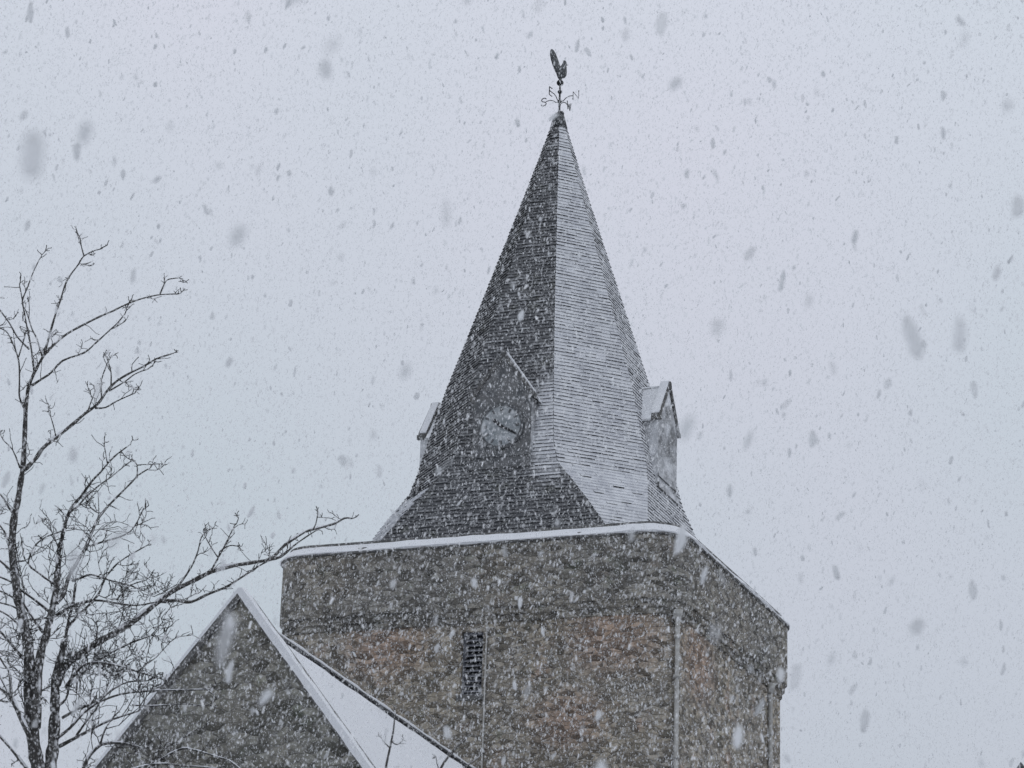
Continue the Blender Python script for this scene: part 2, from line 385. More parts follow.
# ---- clock gablets on the three visible faces
def gablet(rz, clock):
    AD, W, ZA, ZE, ZB = 2.82, .67, 18.95, 18.1, 16.0
    b = MB()
    yb = -1.2                                    # walls run back into the slope
    # side walls and front pentagon
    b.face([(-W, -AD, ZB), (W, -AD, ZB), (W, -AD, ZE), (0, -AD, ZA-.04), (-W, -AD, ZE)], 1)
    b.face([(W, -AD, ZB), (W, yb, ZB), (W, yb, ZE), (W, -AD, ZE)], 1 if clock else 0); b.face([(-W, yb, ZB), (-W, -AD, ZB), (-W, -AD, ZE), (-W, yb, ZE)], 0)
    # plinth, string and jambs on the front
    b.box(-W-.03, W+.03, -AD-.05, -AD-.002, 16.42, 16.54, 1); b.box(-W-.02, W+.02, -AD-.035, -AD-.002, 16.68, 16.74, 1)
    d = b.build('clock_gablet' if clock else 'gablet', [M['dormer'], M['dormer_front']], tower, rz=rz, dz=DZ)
    r = MB(); ov = .10; sl_ = (ZA-ZE)/W
    for sg in (-1, 1):
        top, bot = (0, ZA), (sg*(W+ov), ZE-ov*sl_)
        r.prism([(0, ZA-.05), (bot[0], bot[1]-.05), (bot[0], bot[1]), (0, ZA)][::sg], 'y', -AD+.16, -.9)
    r.tube([(0, -AD+.17, ZA+.005), (0, -1.2, ZA+.005)], .035, 6)
    r.build('gablet_roof', M['dormer'], d, dz=DZ)
    c = MB()
    for sg in (-1, 1):                             # raised skews with kneelers and a small apex stone
        c.prism([(0, ZA-.02), (sg*(W+.03), ZE-.09), (sg*(W+.03), ZE+.02), (0, ZA+.12)][::sg], 'y', -AD-.05, -AD+.158)
        c.box(sg*(W+.02)-.045, sg*(W+.02)+.045, -AD-.07, -AD+.14, ZE-.13, ZE-.03)
    c.prism([(-.08, ZA), (.08, ZA), (.05, ZA+.1), (-.05, ZA+.1)], 'y', -AD-.055, -AD+.1)
    so = c.build('skew', M['coping'], d, dz=DZ)
    s_ = MB()
    s_.prism([(.04, ZA+.08), (W+.03, ZE+.022), (W+.03, ZE+.05), (.05, ZA+.12)], 'y', -AD-.02, -AD+.14)
    if rz > 0: s_.prism([(-.04, ZA+.08), (-.05, ZA+.12), (-W-.03, ZE+.05), (-W-.03, ZE+.022)], 'y', -AD-.02, -AD+.165)
    s_.build('skew_snow', M['snow'], d, dz=DZ)
    if not clock: return d
    # dial
    CZ, CRD = 17.36, .50
    cd = MB(); N = 40
    fr_ = [(CRD*math.cos(6.28318*i/N), CZ+CRD*math.sin(6.28318*i/N)) for i in range(N)]
    cd.prism(fr_, 'y', -AD-.045, -AD-.003, 0)
    for i in range(N):
        a0, a1 = 6.28318*i/N, 6.28318*(i+1)/N
        P = lambda a, r_, y: (r_*math.cos(a), y, CZ+r_*math.sin(a))
        cd.face([P(a0, CRD-.05, -AD-.062), P(a1, CRD-.05, -AD-.062), P(a1, CRD+.02, -AD-.062), P(a0, CRD+.02, -AD-.062)], 1)
        cd.face([P(a0, CRD+.02, -AD-.062), P(a1, CRD+.02, -AD-.062), P(a1, CRD+.02, -AD-.003), P(a0, CRD+.02, -AD-.003)], 1)
        cd.face([P(a1, CRD-.05, -AD-.062), P(a0, CRD-.05, -AD-.062), P(a0, CRD-.05, -AD-.04), P(a1, CRD-.05, -AD-.04)], 1)
    for i in range(12):
        a = 6.28318*i/12; u = Vector((math.cos(a), 0, math.sin(a))); t = Vector((-math.sin(a), 0, math.cos(a))); c0 = Vector((0, -AD-.050, CZ))
        ww = .022 if i % 3 else .034
        cd.face([c0+u*.33-t*ww, c0+u*.42-t*ww, c0+u*.42+t*ww, c0+u*.33+t*ww], 1)
    cd.build('clock_dial', [M['dial'], M['tick']], d, dz=DZ)
    for hour, L, tail, wd, yy in ((20/60, .43, .1, .022, .078), ((10+20/60)/12, .27, .06, .032, .068)):
        a = math.pi/2 - 6.28318*hour; u = Vector((math.cos(a), 0, math.sin(a))); t = Vector((-math.sin(a), 0, math.cos(a))); c0 = Vector((0, -AD-yy, CZ))
        h_ = MB(); poly = [c0-u*tail-t*wd, c0+u*L*.7-t*wd*1.2, c0+u*L, c0+u*L*.7+t*wd*1.2, c0-u*tail+t*wd]
        bk = [q+Vector((0, .008, 0)) for q in poly]; m_ = len(poly)
        h_.idx(poly+bk, [tuple(range(m_)), tuple(range(2*m_-1, m_-1, -1))]+[(i, i+m_, (i+1) % m_+m_, (i+1) % m_) for i in range(m_)])
        h_.build('clock_hand', M['hand'], d, dz=DZ)
    return d
gablet(0, True); gablet(math.pi/2, False); gablet(-math.pi/2, False)

# ------------------------------------------------------------------ weather vane (own thing: a lifted-off finial)
ax = Vector((0, 0, 0))
vane = tag(empty('weather_vane', (TO.x+.06*(EU.x-EV.x), TO.y+.06*(EU.y-EV.y), 25.98)), 'iron weathercock with compass letters on the tip of the spire', 'weather vane')
rod = MB(); rod.tube([(0, 0, -.1), (0, 0, .3), (0, 0, .95)], [.028, .024, .018], 8)
for z_, r_ in ((.28, .05), (.2, .035)): rod.ball((0, 0, z_), r_, 10, 7)
rod.build('rod', M['iron'], vane)
bl = MB(); bl.ball((.05, -.05, -.05), .066); bl.build('base_ball', M['iron'], vane)
def torus(mb, c, R, r, ax1, ax2, n=20):
    pts = [Vector(c)+ax1*R*math.cos(6.28318*i/n)+ax2*R*math.sin(6.28318*i/n) for i in range(n+1)]; mb.tube(pts, r, 6, cap=False)
X, Y, Z = Vector((1, 0, 0)), Vector((0, 1, 0)), Vector((0, 0, 1))
orb = MB(); orb.ball((0, 0, .765), .052); torus(orb, (0, 0, .765), .068, .016, X, Z); torus(orb, (0, 0, .765), .07, .014, Y, Z); torus(orb, (0, 0, .765), .07, .014, X, Y)
orb.build('orb', M['iron'], vane)
kn = MB(); torus(kn, (0, 0, .53), .04, .014, X, Z); kn.ball((0, 0, .53), .03, sc=(1, 1, 1.4)); kn.ball((0, 0, .45), .022); kn.ball((0, 0, .62), .022); kn.build('knop', M['iron'], vane)
vb = math.radians(31); NV = Vector((math.cos(vb), -math.sin(vb), 0)); WV = Vector((math.sin(vb), math.cos(vb), 0))
LET = {'N': [[(0, 0), (0, 1), (.75, 0), (.75, 1)]],
       'S': [[(.68, .82), (.55, .96), (.35, 1), (.12, .92), (.05, .75), (.15, .58), (.4, .5), (.62, .4), (.7, .22), (.6, .06), (.35, 0), (.12, .05), (0, .2)]],
       'E': [[(.65, 1), (0, 1), (0, 0), (.65, 0)], [(0, .52), (.5, .52)]],
       'W': [[(0, 1), (.22, 0), (.45, .75), (.68, 0), (.9, 1)]]}
for ch, dv, rd in (('N', NV, NV), ('S', -NV, NV), ('E', -WV, WV), ('W', WV, WV)):
    a = MB(); c0 = Vector((0, 0, .28))
    a.tube([c0, c0+dv*.1+Z*.0, c0+dv*.17+Z*.06, c0+dv*.26+Z*.09, c0+dv*.37+Z*.08], .011, 6)
    a.build('arm', M['iron'], vane)
    l = MB(); s_ = .2; w_ = {'N': .75, 'S': .7, 'E': .65, 'W': .9}[ch]*s_
    org = c0+Z*(-.02)+(dv*.36 if dv.dot(rd) > 0 else dv*(.36)+(-rd)*w_)
    for st in LET[ch]: l.tube([org+rd*x*s_+Z*y*s_ for x, y in st], .012, 6)
    l.build('letter', M['iron'], vane)
cd_ = math.radians(44); CV = Vector((math.cos(cd_), math.sin(cd_), 0)); CS = Vector((-math.sin(cd_), math.cos(cd_), 0))
ck = MB()
def loft(mb, path, n=12):
    """path: (along, up, half width in plane, half thickness)"""
    rings = []
    for i, (a, u, hw, ht) in enumerate(path):
        p, q = path[max(i-1, 0)], path[min(i+1, len(path)-1)]
        t = (CV*(q[0]-p[0])+Z*(q[1]-p[1])).normalized(); nn = t.cross(CS).normalized()
        c = CV*a+Z*u
        rings += [c+nn*hw*1.2*math.cos(6.28318*j/n)+CS*ht*1.6*math.sin(6.28318*j/n) for j in range(n)]
    fs = []
    for i in range(len(path)-1):
        for j in range(n): x, y = i*n+j, i*n+(j+1) % n; fs.append((x, y, y+n, x+n))
    fs += [tuple(range(n)), tuple(len(rings)-1-i for i in range(n))]
    mb.idx(rings, fs, 0, True)
loft(ck, [(.0, .82, .015, .012), (-.01, .90, .06, .03), (.0, .98, .12, .05), (.04, 1.06, .13, .055), (.08, 1.14, .1, .05), (.11, 1.22, .065, .04), (.125, 1.28, .05, .033), (.14, 1.325, .045, .03), (.16, 1.35, .02, .02)])
loft(ck, [(-.02, .95, .05, .03), (-.08, 1.06, .085, .03), (-.15, 1.18, .1, .028), (-.22, 1.31, .1, .025), (-.27, 1.42, .085, .022), (-.3, 1.49, .055, .018), (-.315, 1.525, .015, .01)])
loft(ck, [(.165, 1.32, .018, .015), (.2, 1.315, .012, .01), (.235, 1.305, .003, .003)])
for i in range(4): loft(ck, [(.10+.022*i, 1.33+.012*i, .016, .008), (.098+.022*i, 1.385+.01*i-(.02 if i == 3 else 0), .006, .004)])
ck.build('cockerel', M['gilt'], vane)

# ------------------------------------------------------------------ gabled church range in front of the tower
GA = math.radians(15.776); KG = .865
G = Vector((-4.511, 43.349, 11.122))*KG
T_ = 1.26
nave = tag(empty('church_nave', (G.x, G.y, GZ), -GA), 'grey rubble church gable with thick snow on its roof, before the tower', 'church')
gz = G.z; HWN = 4.6; L = 12.8
gw = MB()
zE = gz-.1-HWN*T_
gw.prism([(-HWN, GZ), (HWN, GZ), (HWN, zE), (0, gz-.1), (-HWN, zE)], 'y', 0, .6)
gw.box(-HWN, -HWN+.6, .6, L, GZ, zE-.5); gw.box(HWN-.6, HWN, .6, L, GZ, zE-.5)
gw.build('wall', M['gable'], nave, dz=DZ)
rf = MB(); rz_ = gz-.28
for sg in (-1, 1):
    x1 = HWN+.35
    rf.prism([(0, rz_-.2), (sg*x1, rz_-x1*T_-.2), (sg*x1, rz_-x1*T_-.06), (0, rz_-.06)][::sg], 'y', .5, L)
rfo = rf.build('roof', M['slate_edge'], nave, dz=DZ)
rs_ = MB()
for sg in (-1, 1):                               # snow blanket, a little uneven, stops short of the ridge
    NX, NY = 26, 60; x1 = HWN+.36
    g = {}
    for i in range(NX+1):
        for j in range(NY+1):
            s = .02+(x1-.02)*i/NX; y = .52+(L-.52)*j/NY
            t = .075+.02*math.sin(s*1.7+y*.6)+.014*math.sin(y*2.3+s*3.1)+random.uniform(-.006, .006)
            if i == 0: t = .0
            edge = .012*math.sin(y*1.9)+.008*math.sin(y*5.3+1) if i == 0 else 0
            nx_, nz_ = T_/math.hypot(1, T_), 1/math.hypot(1, T_)
            g[i, j] = (sg*(s+edge+nx_*t), y, rz_-.06-(s+edge)*T_+nz_*t)
    for i in range(NX):
        for j in range(NY):
            q = [g[i, j], g[i+1, j], g[i+1, j+1], g[i, j+1]]; rs_.face(q if sg > 0 else q[::-1], 0, .5, True)
    for j in range(NY):
        a, b = g[NX, j], g[NX, j+1]; q = [a, (a[0], a[1], a[2]-.12), (b[0], b[1], b[2]-.12), b]; rs_.face(q if sg > 0 else q[::-1])
rs_.build('roof_snow', M['snow'], rfo, dz=DZ)
rt = MB(); y = .55
while y < L:
    rt.prism([(-.04, rz_-.05), (.04, rz_-.05), (.03, rz_-.012), (0, rz_+.012), (-.03, rz_-.012)], 'y', y, min(y+.44, L)); y += .45
rto = rt.build('ridge', M['slate_edge'], nave, dz=DZ)
rsn = MB(); rsn.tube([(-.012+.008*math.sin(i), .55+i*(L-.6)/40, rz_+.018+.006*math.sin(i*2.1)) for i in range(41)], [.036+.008*math.sin(i*1.3) for i in range(41)], 6); rsn.build('ridge_snow', M['snow'], rto, dz=DZ)
gc = MB()
for sg in (-1, 1):
    x1 = HWN+.15
    gc.prism([(0, gz-.16), (sg*x1, gz-.16-x1*T_), (sg*x1, gz-x1*T_), (0, gz)][::sg], 'y', -.07, .50)
gco = gc.build('coping', M['coping'], nave, dz=DZ)
gs = MB()
for sg in (-1, 1):
    x1 = HWN+.16; NS = 60; nx_, nz_ = T_/math.hypot(1, T_), 1/math.hypot(1, T_)
    A_ = []
    for i in range(NS+1):
        s = x1*i/NS; t = .045+.006*math.sin(i*.9)+random.uniform(-.005, .005); yb = (.15 if sg > 0 else .34)+.008*math.sin(i*1.7)+random.uniform(-.008, .008)
        A_.append([(sg*(s+nx_*tt), yy, gz-s*T_+nz_*tt) for yy, tt in ((-.082, (-.075+random.uniform(-.006, .006)) if sg > 0 else -.02), (-.08, t*.6), (0, t), (yb-.06, t), (yb, t*.5), (yb+.015, -.01))])
    for a, b in zip(A_[:-1], A_[1:]):
        for j in range(5):
            q = [a[j], b[j], b[j+1], a[j+1]]; gs.face(q if sg > 0 else q[::-1], 0, .5, True)
gs.build('coping_snow', M['snow'], gco, dz=DZ)

# ------------------------------------------------------------------ house roof tip at the lower right
hp = at(1020, 763.5, 34.)
house = tag(empty('house', (hp.x, hp.y, GZ), math.radians(-6)), 'dark pointed house gable whose tip just shows at the bottom edge', 'house')
hb = MB(); hh = hp.z
hb.prism([(-2.8, GZ), (2.8, GZ), (2.8, hh-4.0), (0, hh-.03), (-2.8, hh-4.0)], 'y', 0, 7); hb.build('wall', M['house_wall'], house, dz=DZ)
hr = MB()
for sg in (-1, 1): hr.prism([(0, hh-.1), (sg*3.0, hh-4.38), (sg*3.0, hh-4.28), (0, hh)][::sg], 'y', -.12, 7.2)
hr.build('roof', M['slate_edge'], house, dz=DZ)

# ------------------------------------------------------------------ trees
TD = 20.0
trx = random.Random(5)
RAW = {  # main limbs of the tree, followed from the root end to the tip: (half width in px at start, at end, points)
'trunk': [
 (9.5, 1.6, [(41,775),(37,762),(34,745),(31,717),(29.5,691),(29.5,668),(28.5,649),(26,633),(21,612),(17.5,596),(15,575),(12.5,555),(12.5,535),(14.5,516),(18,500),(20.5,483),(23,467),(24.4,444),(25.4,419),(26.2,403),(29,386),(34.5,372.5),(40,362),(44,355)]),
 (9, 4.2, [(50,775),(51,762),(53,745),(54.5,721),(55,700),(55.5,682),(58.5,666),(62,653),(64.5,640)]),
 (6.5, 4.0, [(36,728),(37,700),(38,675),(41,652),(46,637),(48,626),(53,607),(56,590),(58,570)]),
],
'limb': [
 (1.7,.8,[(44,355),(49,337),(55,316),(60.5,300),(67,280.5),(78,265),(84,256),(96,250)]),
 (1.0,.7,[(84,256),(81.5,247),(80,237.5)]),
 (1.9,.8,[(44,355),(56.6,342),(68.4,333),(84,324.5),(99.6,316.7),(113,311),(125,305),(140.6,299),(158,295),(174,294)]),
 (1.0,.7,[(160,294),(166,281),(173,278.5)]),
 (1.8,.8,[(31,386),(41,379.5),(51,372.7),(63,360.5),(84,352.8),(95.7,343),(107.4,332.3),(117,323.5),(125,313.8)]),
 (1.5,.7,[(34,371),(31.3,349),(27.3,329),(23.4,308),(22.5,300),(27.3,288),(32.2,274.7),(39,260)]),
 (1.3,.8,[(42,356),(37,339),(32,329),(27.3,314),(23.4,306)]),
 (1.0,.7,[(22.5,300),(21,293),(19.5,285)]),
 (1.5,1.0,[(29,349),(17.6,337),(9.8,323.5),(0,310),(-10,297)]),
 (1.4,.8,[(24.6,409),(19.5,397),(19.5,381),(18.6,360),(11.7,341),(5.9,331),(-4,327)]),
 (1.0,.7,[(18.6,357),(22,346),(25,336)]),
 (3.2,1.0,[(24,470),(35,459.6),(43,448),(56.6,437),(72.3,424.5),(86,412.7),(97.7,404),(105.5,393),(115,382.5),(127,374.6),(142.6,366.8),(156,359),(171,354)]),
 (1.5,.7,[(95,408),(105.5,407.5),(117,401),(135,393)]),
 (1.1,.7,[(101.6,398),(101.6,380),(107,364)]),
 (1.1,.7,[(111,387),(111,372),(107.5,360)]),
 (1.1,.7,[(88,411),(91,402),(95,392)]),
 (1.2,.7,[(109,391),(125,381.5),(135,374),(148,369)]),
 (1.0,.7,[(55.7,436),(54,428),(51.8,420)]),
 (1.2,.7,[(20,468),(12.7,450),(4,441)]),
 (3.6,.9,[(58,572),(58.5,555),(60.6,544),(65,524.6),(70,510.5),(76,502),(82,495),(92,481),(101.6,471),(113,457.7),(126,447.5)]),
 (1.0,.7,[(107.4,463),(106,455),(104.5,447)]),
 (1.6,.7,[(70,512),(78,506),(86,497),(99.6,485),(111,477),(122,468)]),
 (3.4,.9,[(55,604),(61,598),(65,591),(68.5,577),(75.6,565),(84.4,549),(91.4,533.4),(96.7,521),(105.5,509),(117,497),(129,485),(138.7,475),(150,468)]),
 (1.1,.7,[(137,478),(137,465),(132,460)]),
 (1.6,.7,[(88.8,546.6),(102,542),(119.5,537),(130,531.6),(136,524),(140,516)]),
 (2.3,.8,[(67,628),(75,619),(83,611),(98,595),(105,579),(114,567),(125,558),(146,546)]),
 (1.9,.8,[(57,586),(48,580),(40,574),(29,565),(30,556),(35,545.7),(45.7,537),(61.5,531.6)]),
 (2.6,.9,[(53,617),(62,612),(70,607),(84,602),(100,600.5),(119.5,603.7),(137,605.4),(156,602)]),
 (1.8,.8,[(72,581),(82,577.5),(91,574.7),(109,580),(126.5,584.4),(142,590)]),
 (1.3,.7,[(117,600),(122,593),(131,585),(146,580)]),
 (2.2,1.6,[(64,646),(68.5,621),(73,602),(75.6,584)]),
 (2.2,1.6,[(51,613),(35,600),(19,589)]),
 (2.3,1.6,[(43,632),(33,618),(24,604)]),
 (5.8,1.2,[(57,684),(61.5,672),(70,662),(82.6,653),(98,642),(112.5,634.5),(123,628),(137,619),(149,609.5),(162,599),(174.6,590),(191,582),(211.5,571.8),(232,566),(252.5,562.5),(271,558.5),(285,545),(304,532.5),(316,528.7),(334.6,523.6),(345,518),(352,518.5)]),
 (2.0,.8,[(252,562.5),(266,560.5),(281,557),(293.5,546),(306,537),(317,530)]),
 (2.6,1.0,[(160,601),(176.7,600.5),(191,602),(207,594.5),(226,587),(242,577),(263,563.6),(280,556)]),
 (1.5,.7,[(176.7,588),(191,567.7),(198,551),(201.5,537),(209,529)]),
 (1.4,.7,[(211.5,570),(222,551),(228,539),(234.5,525.5)]),
 (1.1,.7,[(217.7,557),(211,547),(205,536)]),
 (1.0,.7,[(223,549),(230,545.5),(237,546)]),
 (1.0,.7,[(313,530),(316,523),(317.5,515)]),
 (2.6,.9,[(66,688),(75.6,673),(84.4,665),(98,662.5),(112.5,664.6),(130,669),(152,676)]),
 (1.8,.8,[(96,662),(112.5,652),(130,643.5),(150,636)]),
 (2.1,.9,[(57,706),(66,699),(70,681),(75,664)]),
 (2.0,.8,[(62,718),(79,708.6),(96.7,703),(119.5,694.5),(149,691),(185,690),(212,689.5)]),
 (1.1,.7,[(132,705),(150,706),(167,705),(186,704),(205,706)]),
 (2.3,.9,[(56,739),(70,728),(82.6,714),(98,702),(112,690),(128,682),(146,681)]),
 (2.6,.9,[(58,747),(79,736),(98,726),(114,719),(136,712)]),
 (1.7,.8,[(76,736),(88,719),(96.7,707),(105.5,691),(110,677)]),
 (2.6,1.5,[(78,792),(83,770),(89.6,756),(100,745.5),(110,743.2),(121,743),(131,745),(142,748)]),
 (1.7,.8,[(100,745.5),(103,735),(107,726),(114,717)]),
 (2.1,.8,[(126,796),(138,780),(150,768),(159,761),(170,754),(183,748.5),(194,750),(205,753),(218,757),(230,761),(243,771)]),
 (1.7,.8,[(112,790),(124,774),(140,767),(156,764),(170,764),(185,766),(203,767),(226,770)]),
 (1.0,.6,[(159,761),(159,751),(161,744)]),
 (2.3,1.4,[(23,658),(12,645),(3.5,635),(-8,622)]),
 (2.2,1.2,[(13,543),(7,538),(3.5,530),(-6,518)]),
 (2.2,1.2,[(14,577),(10.5,570),(0,560.6),(-10,551)]),
 (1.7,1.0,[(18,590),(13,583),(0,577),(-12,573)]),
 (1.7,1.0,[(19,602),(9,595),(0,591),(-10,587)]),
 (1.6,1.0,[(22,612),(12,606),(-6,601)]),
 (1.8,1.0,[(24,630),(9,616),(-4,609)]),
 (2.0,1.1,[(15,515),(9,508),(4,499),(-5,488)]),
 (4.2,2.2,[(36,752),(28,733),(19,714),(10.5,697),(-2,687)]),
 (2.3,1.2,[(11,699),(9.5,673),(4,664),(-4,652)]),
 (2.0,1.1,[(12,700),(5,686),(-5,667)]),
 (2.9,1.5,[(32,776),(26,768),(14,752.5),(-4,732)]),
 (1.2,.8,[(10,702),(2,701),(-8,701)]),
]}
def ctr(path): return at(path[0], path[1], TD)
PXM = lambda y: y*1.02/F
def smooth(pts, k=3):
    """Catmull-Rom through the points"""
    out = []
    for i in range(len(pts)-1):
        p0, p1, p2, p3 = pts[max(i-1, 0)], pts[i], pts[i+1], pts[min(i+2, len(pts)-1)]
        for j in range(k):
            t = j/k; out.append(.5*((2*p1)+(p2-p0)*t+(2*p0-5*p1+4*p2-p3)*t*t+(3*p1-p0-3*p2+p3)*t**3))
    return out+[pts[-1]]
base = at(45, 790, TD)
tree = tag(empty('bare_tree', (base.x, base.y, GZ)), 'leafless tree with many knobbly branches, reaching across to the gable', 'tree')
tp = Vector((base.x, base.y, 0))
laid = []                                        # (px, py, depth) of what already stands, to fork from
def lay(path, trunk):
    x0, y0 = path[0]
    if laid:
        near = min(laid, key=lambda q: (q[0]-x0)**2+(q[1]-y0)**2); d = near[2] if (near[0]-x0)**2+(near[1]-y0)**2 < 400 else TD
    else: d = TD
    sl = trx.uniform(-.5, .5)*(.25 if trunk else 1.)          # leans towards or away from us, metres per metre
    pts, tot = [], 0
    for i, (x, y) in enumerate(path):
        if i: tot += math.hypot(x-path[i-1][0], y-path[i-1][1])*PXM(TD)
        dd = d+sl*tot+.12*math.sin(tot*2.2+x0); pts.append(at(x, y, dd)); laid.append((x, y, dd))
    return smooth(pts, 3)
def knobs(i, r): return r*(1+.10*math.sin(i*1.7)+trx.uniform(-.07, .07))
tm = MB(); twig_src = []
for (ra, rb, path) in RAW['trunk']:
    P = lay(path, True); n_ = len(P)
    tm.tube([p-Vector((tp.x, tp.y, 0)) for p in P], [knobs(i, (ra+(rb-ra)*(i/(n_-1))**.8))*PXM(TD)*.78 for i in range(n_)], 9)
    twig_src.append((P, ra, rb, True))
q = [Vector((0, 0, GZ-.1)), Vector((.03, .02, GZ+.6)), Vector((-.02, 0, GZ+2.2)), Vector((0, 0, base.z-.9)), at(46, 778, TD)-Vector((tp.x, tp.y, 0))+Vector((0,0,-.12))]
q = smooth(q, 4)
tm.tube(q, [.22, .19, .175, .165, .16, .158, .155, .15, .15, .148, .145, .143, .14, .135, .13, .125, .115][:len(q)], 12)
for tx_ in ((41, 775, .075), (50, 775, .07)):
    e = at(tx_[0], tx_[1], TD)-Vector((tp.x, tp.y, 0)); tm.tube([q[-4], q[-2], e], [.1, .085, tx_[2]], 9)
tm.build('trunk', M['bark'], tree, dz=DZ)
snowm = []
for (ra, rb, path) in RAW['limb']:
    b = MB(); P = lay(path, False); n_ = len(P)
    loc = [p-Vector((tp.x, tp.y, 0)) for p in P]; rr = [knobs(i, (ra+(rb-ra)*(i/(n_-1))**.75))*PXM(TD)*.78 for i in range(n_)]
    b.tube(loc, rr, 7)
    o = b.build('branch', M['bark'], tree, dz=DZ)
    twig_src.append((P, ra, rb, False))
    if path[0][1] > 690 or (path[0][1] > 660 and path[-1][0] > 140) or (ra > 2 and path[-1][0] > 150):
        i0 = n_//5
        for lo in range(i0, n_-1, 4):                # snow lies along the top in broken runs
            if trx.random() < (.85 if path[0][1] > 735 else .5):
                hi = min(lo+5, n_); seg = [loc[i]+Vector((0, -rr[i]*.25, rr[i]*.75)) for i in range(lo, hi)]
                if len(seg) > 1:
                    s = MB(); s.tube(seg, [rr[i]*(.75 if 0 < i-lo < hi-lo-1 else .3) for i in range(lo, hi)], 6); s.build('snow_line', M['snow'], o, dz=DZ)
# spurs and twigs
tw = MB()
def spur(p, d, L, r, depth):
    n_ = 4; pts = [p]; dv = d.normalized(); 
    for i in range(n_):
        dv = (dv+Vector((trx.gauss(0, .30), trx.gauss(0, .30), trx.gauss(.08, .30)))).normalized(); pts.append(pts[-1]+dv*L/n_)
    tw.tube([Vector((a.x-tp.x, a.y-tp.y, a.z)) for a in pts], [r, r*.9, r*.8, r*.75, r*.85], 4, cap=False)
    if depth > 0:
        for i in range(1, n_+1):
            for _ in range(trx.choice((0, 1, 1, 2)) if i < n_ else trx.choice((1, 2, 3))):
                dd = (dv*.7+Vector((trx.gauss(0, .7), trx.gauss(0, .7), trx.gauss(.15, .6)))).normalized()
                spur(pts[i], dd, L*trx.uniform(.3, .6), r*.85, depth-1)
for P, ra, rb, tr in twig_src:
    acc = 0.; nxt = trx.uniform(.05, .15)
    for i in range(1, len(P)):
        seg = P[i]-P[i-1]; acc += seg.length
        if acc > nxt:
            acc = 0.; py = 384-((P[i].dot(CU))/P[i].dot(FW))*F; px = 512+((P[i].dot(CR))/P[i].dot(FW))*F
            low = 1. if py > 510 else .0
            dense = low and 20 < px < 165
            nxt = trx.uniform(.045, .13) if dense else trx.uniform(.07, .24) if low else trx.uniform(.07, .22)
            if tr and py > 700: continue
            t = seg.normalized(); frac = i/len(P)
            dd = (t*.7+Vector((trx.gauss(0, .7), trx.gauss(0, .7), trx.gauss(.1, .7)))).normalized()
            big = dense and trx.random() < .5
            rt_ = trx.uniform(.0036, .0050)
            L_ = trx.uniform(.2, .46) if big else trx.uniform(.07, .2)*(1.15-.3*frac)
            spur(P[i], dd, L_, rt_ if big else rt_*.9, 2 if big else (1 if trx.random() < .75 else 0))
    spur(P[-1], (P[-1]-P[-2]), trx.uniform(.05, .12), .005, 1)
tag(tw.build('twigs', M['bark'], tree, dz=DZ), kind='stuff')

# a smaller tree nearer by: only its top shoots reach into the picture, in front of the nave roof
SD = 17.0
sb = at(410, 860, SD)
sap = tag(empty('young_tree', (sb.x, sb.y, GZ)), 'thin bare shoots of a young tree rising in front of the snowy roof', 'tree')
sv = Vector((sb.x, sb.y, 0))
stm = MB(); stm.tube([Vector((0, 0, GZ-.05)), Vector((.04, 0, GZ+1.2)), Vector((.01, .03, sb.z-1.)), sb-sv], [.06, .05, .035, .022], 9); stm.build('trunk', M['bark'], sap, dz=DZ)
tw = MB(); tp_keep = tp; tp = sv
for (r0, r1, dy, path) in ((1.7, .6, .0, [(410,860),(398,815),(386,776),(390,748),(393.5,730),(395,712)]), (1.7, .7, .3, [(410,860),(424,812),(440,770),(450,755),(459,745),(467,738)]),
                          (.8, .5, .1, [(392,742),(397,744.5),(402,741)]), (.8, .5, .0, [(390,748),(386,744),(383,741)]), (.9, .5, .2, [(430,800),(438,772),(437,763),(436,757)]),
                          (.9, .5, .35, [(440,800),(458,775),(472,762),(480,756)])):
    P = smooth([at(x, y, SD+dy*i/len(path)) for i, (x, y) in enumerate(path)], 3); b = MB()
    b.tube([p-sv for p in P], [(r0+(r1-r0)*i/(len(P)-1))*PXM(SD) for i in range(len(P))], 6); b.build('branch', M['bark'], sap, dz=DZ)
    spur(P[-1], P[-1]-P[-2], .05, .0026, 1)
    for i in range(4, len(P), 5): spur(P[i], (P[i]-P[i-1]).normalized()+Vector((trx.gauss(0, .6), trx.gauss(0, .6), .2)), .06, .0026, 0)
tag(tw.build('twigs', M['bark'], sap, dz=DZ), kind='stuff')


# ------------------------------------------------------------------ ground, haze, falling snow
g = MB(); g.face([(-900, -900, GZ), (900, -900, GZ), (900, 900, GZ), (-900, 900, GZ)]); tag(g.build('ground', M['ground']), kind='structure')

hz = MB(); hz.box(-70, 70, -15, 110, GZ-1, 45)
k = NT('air'); pv = k.n('ShaderNodeVolumePrincipled'); pv.inputs['Color'].default_value = (.9, .92, .96, 1); pv.inputs['Density'].default_value = .0115
pv.inputs['Anisotropy'].default_value = .2
k.link(pv.outputs[0], k.out.inputs['Volume'])
tag(hz.build('haze', k.m), kind='stuff')

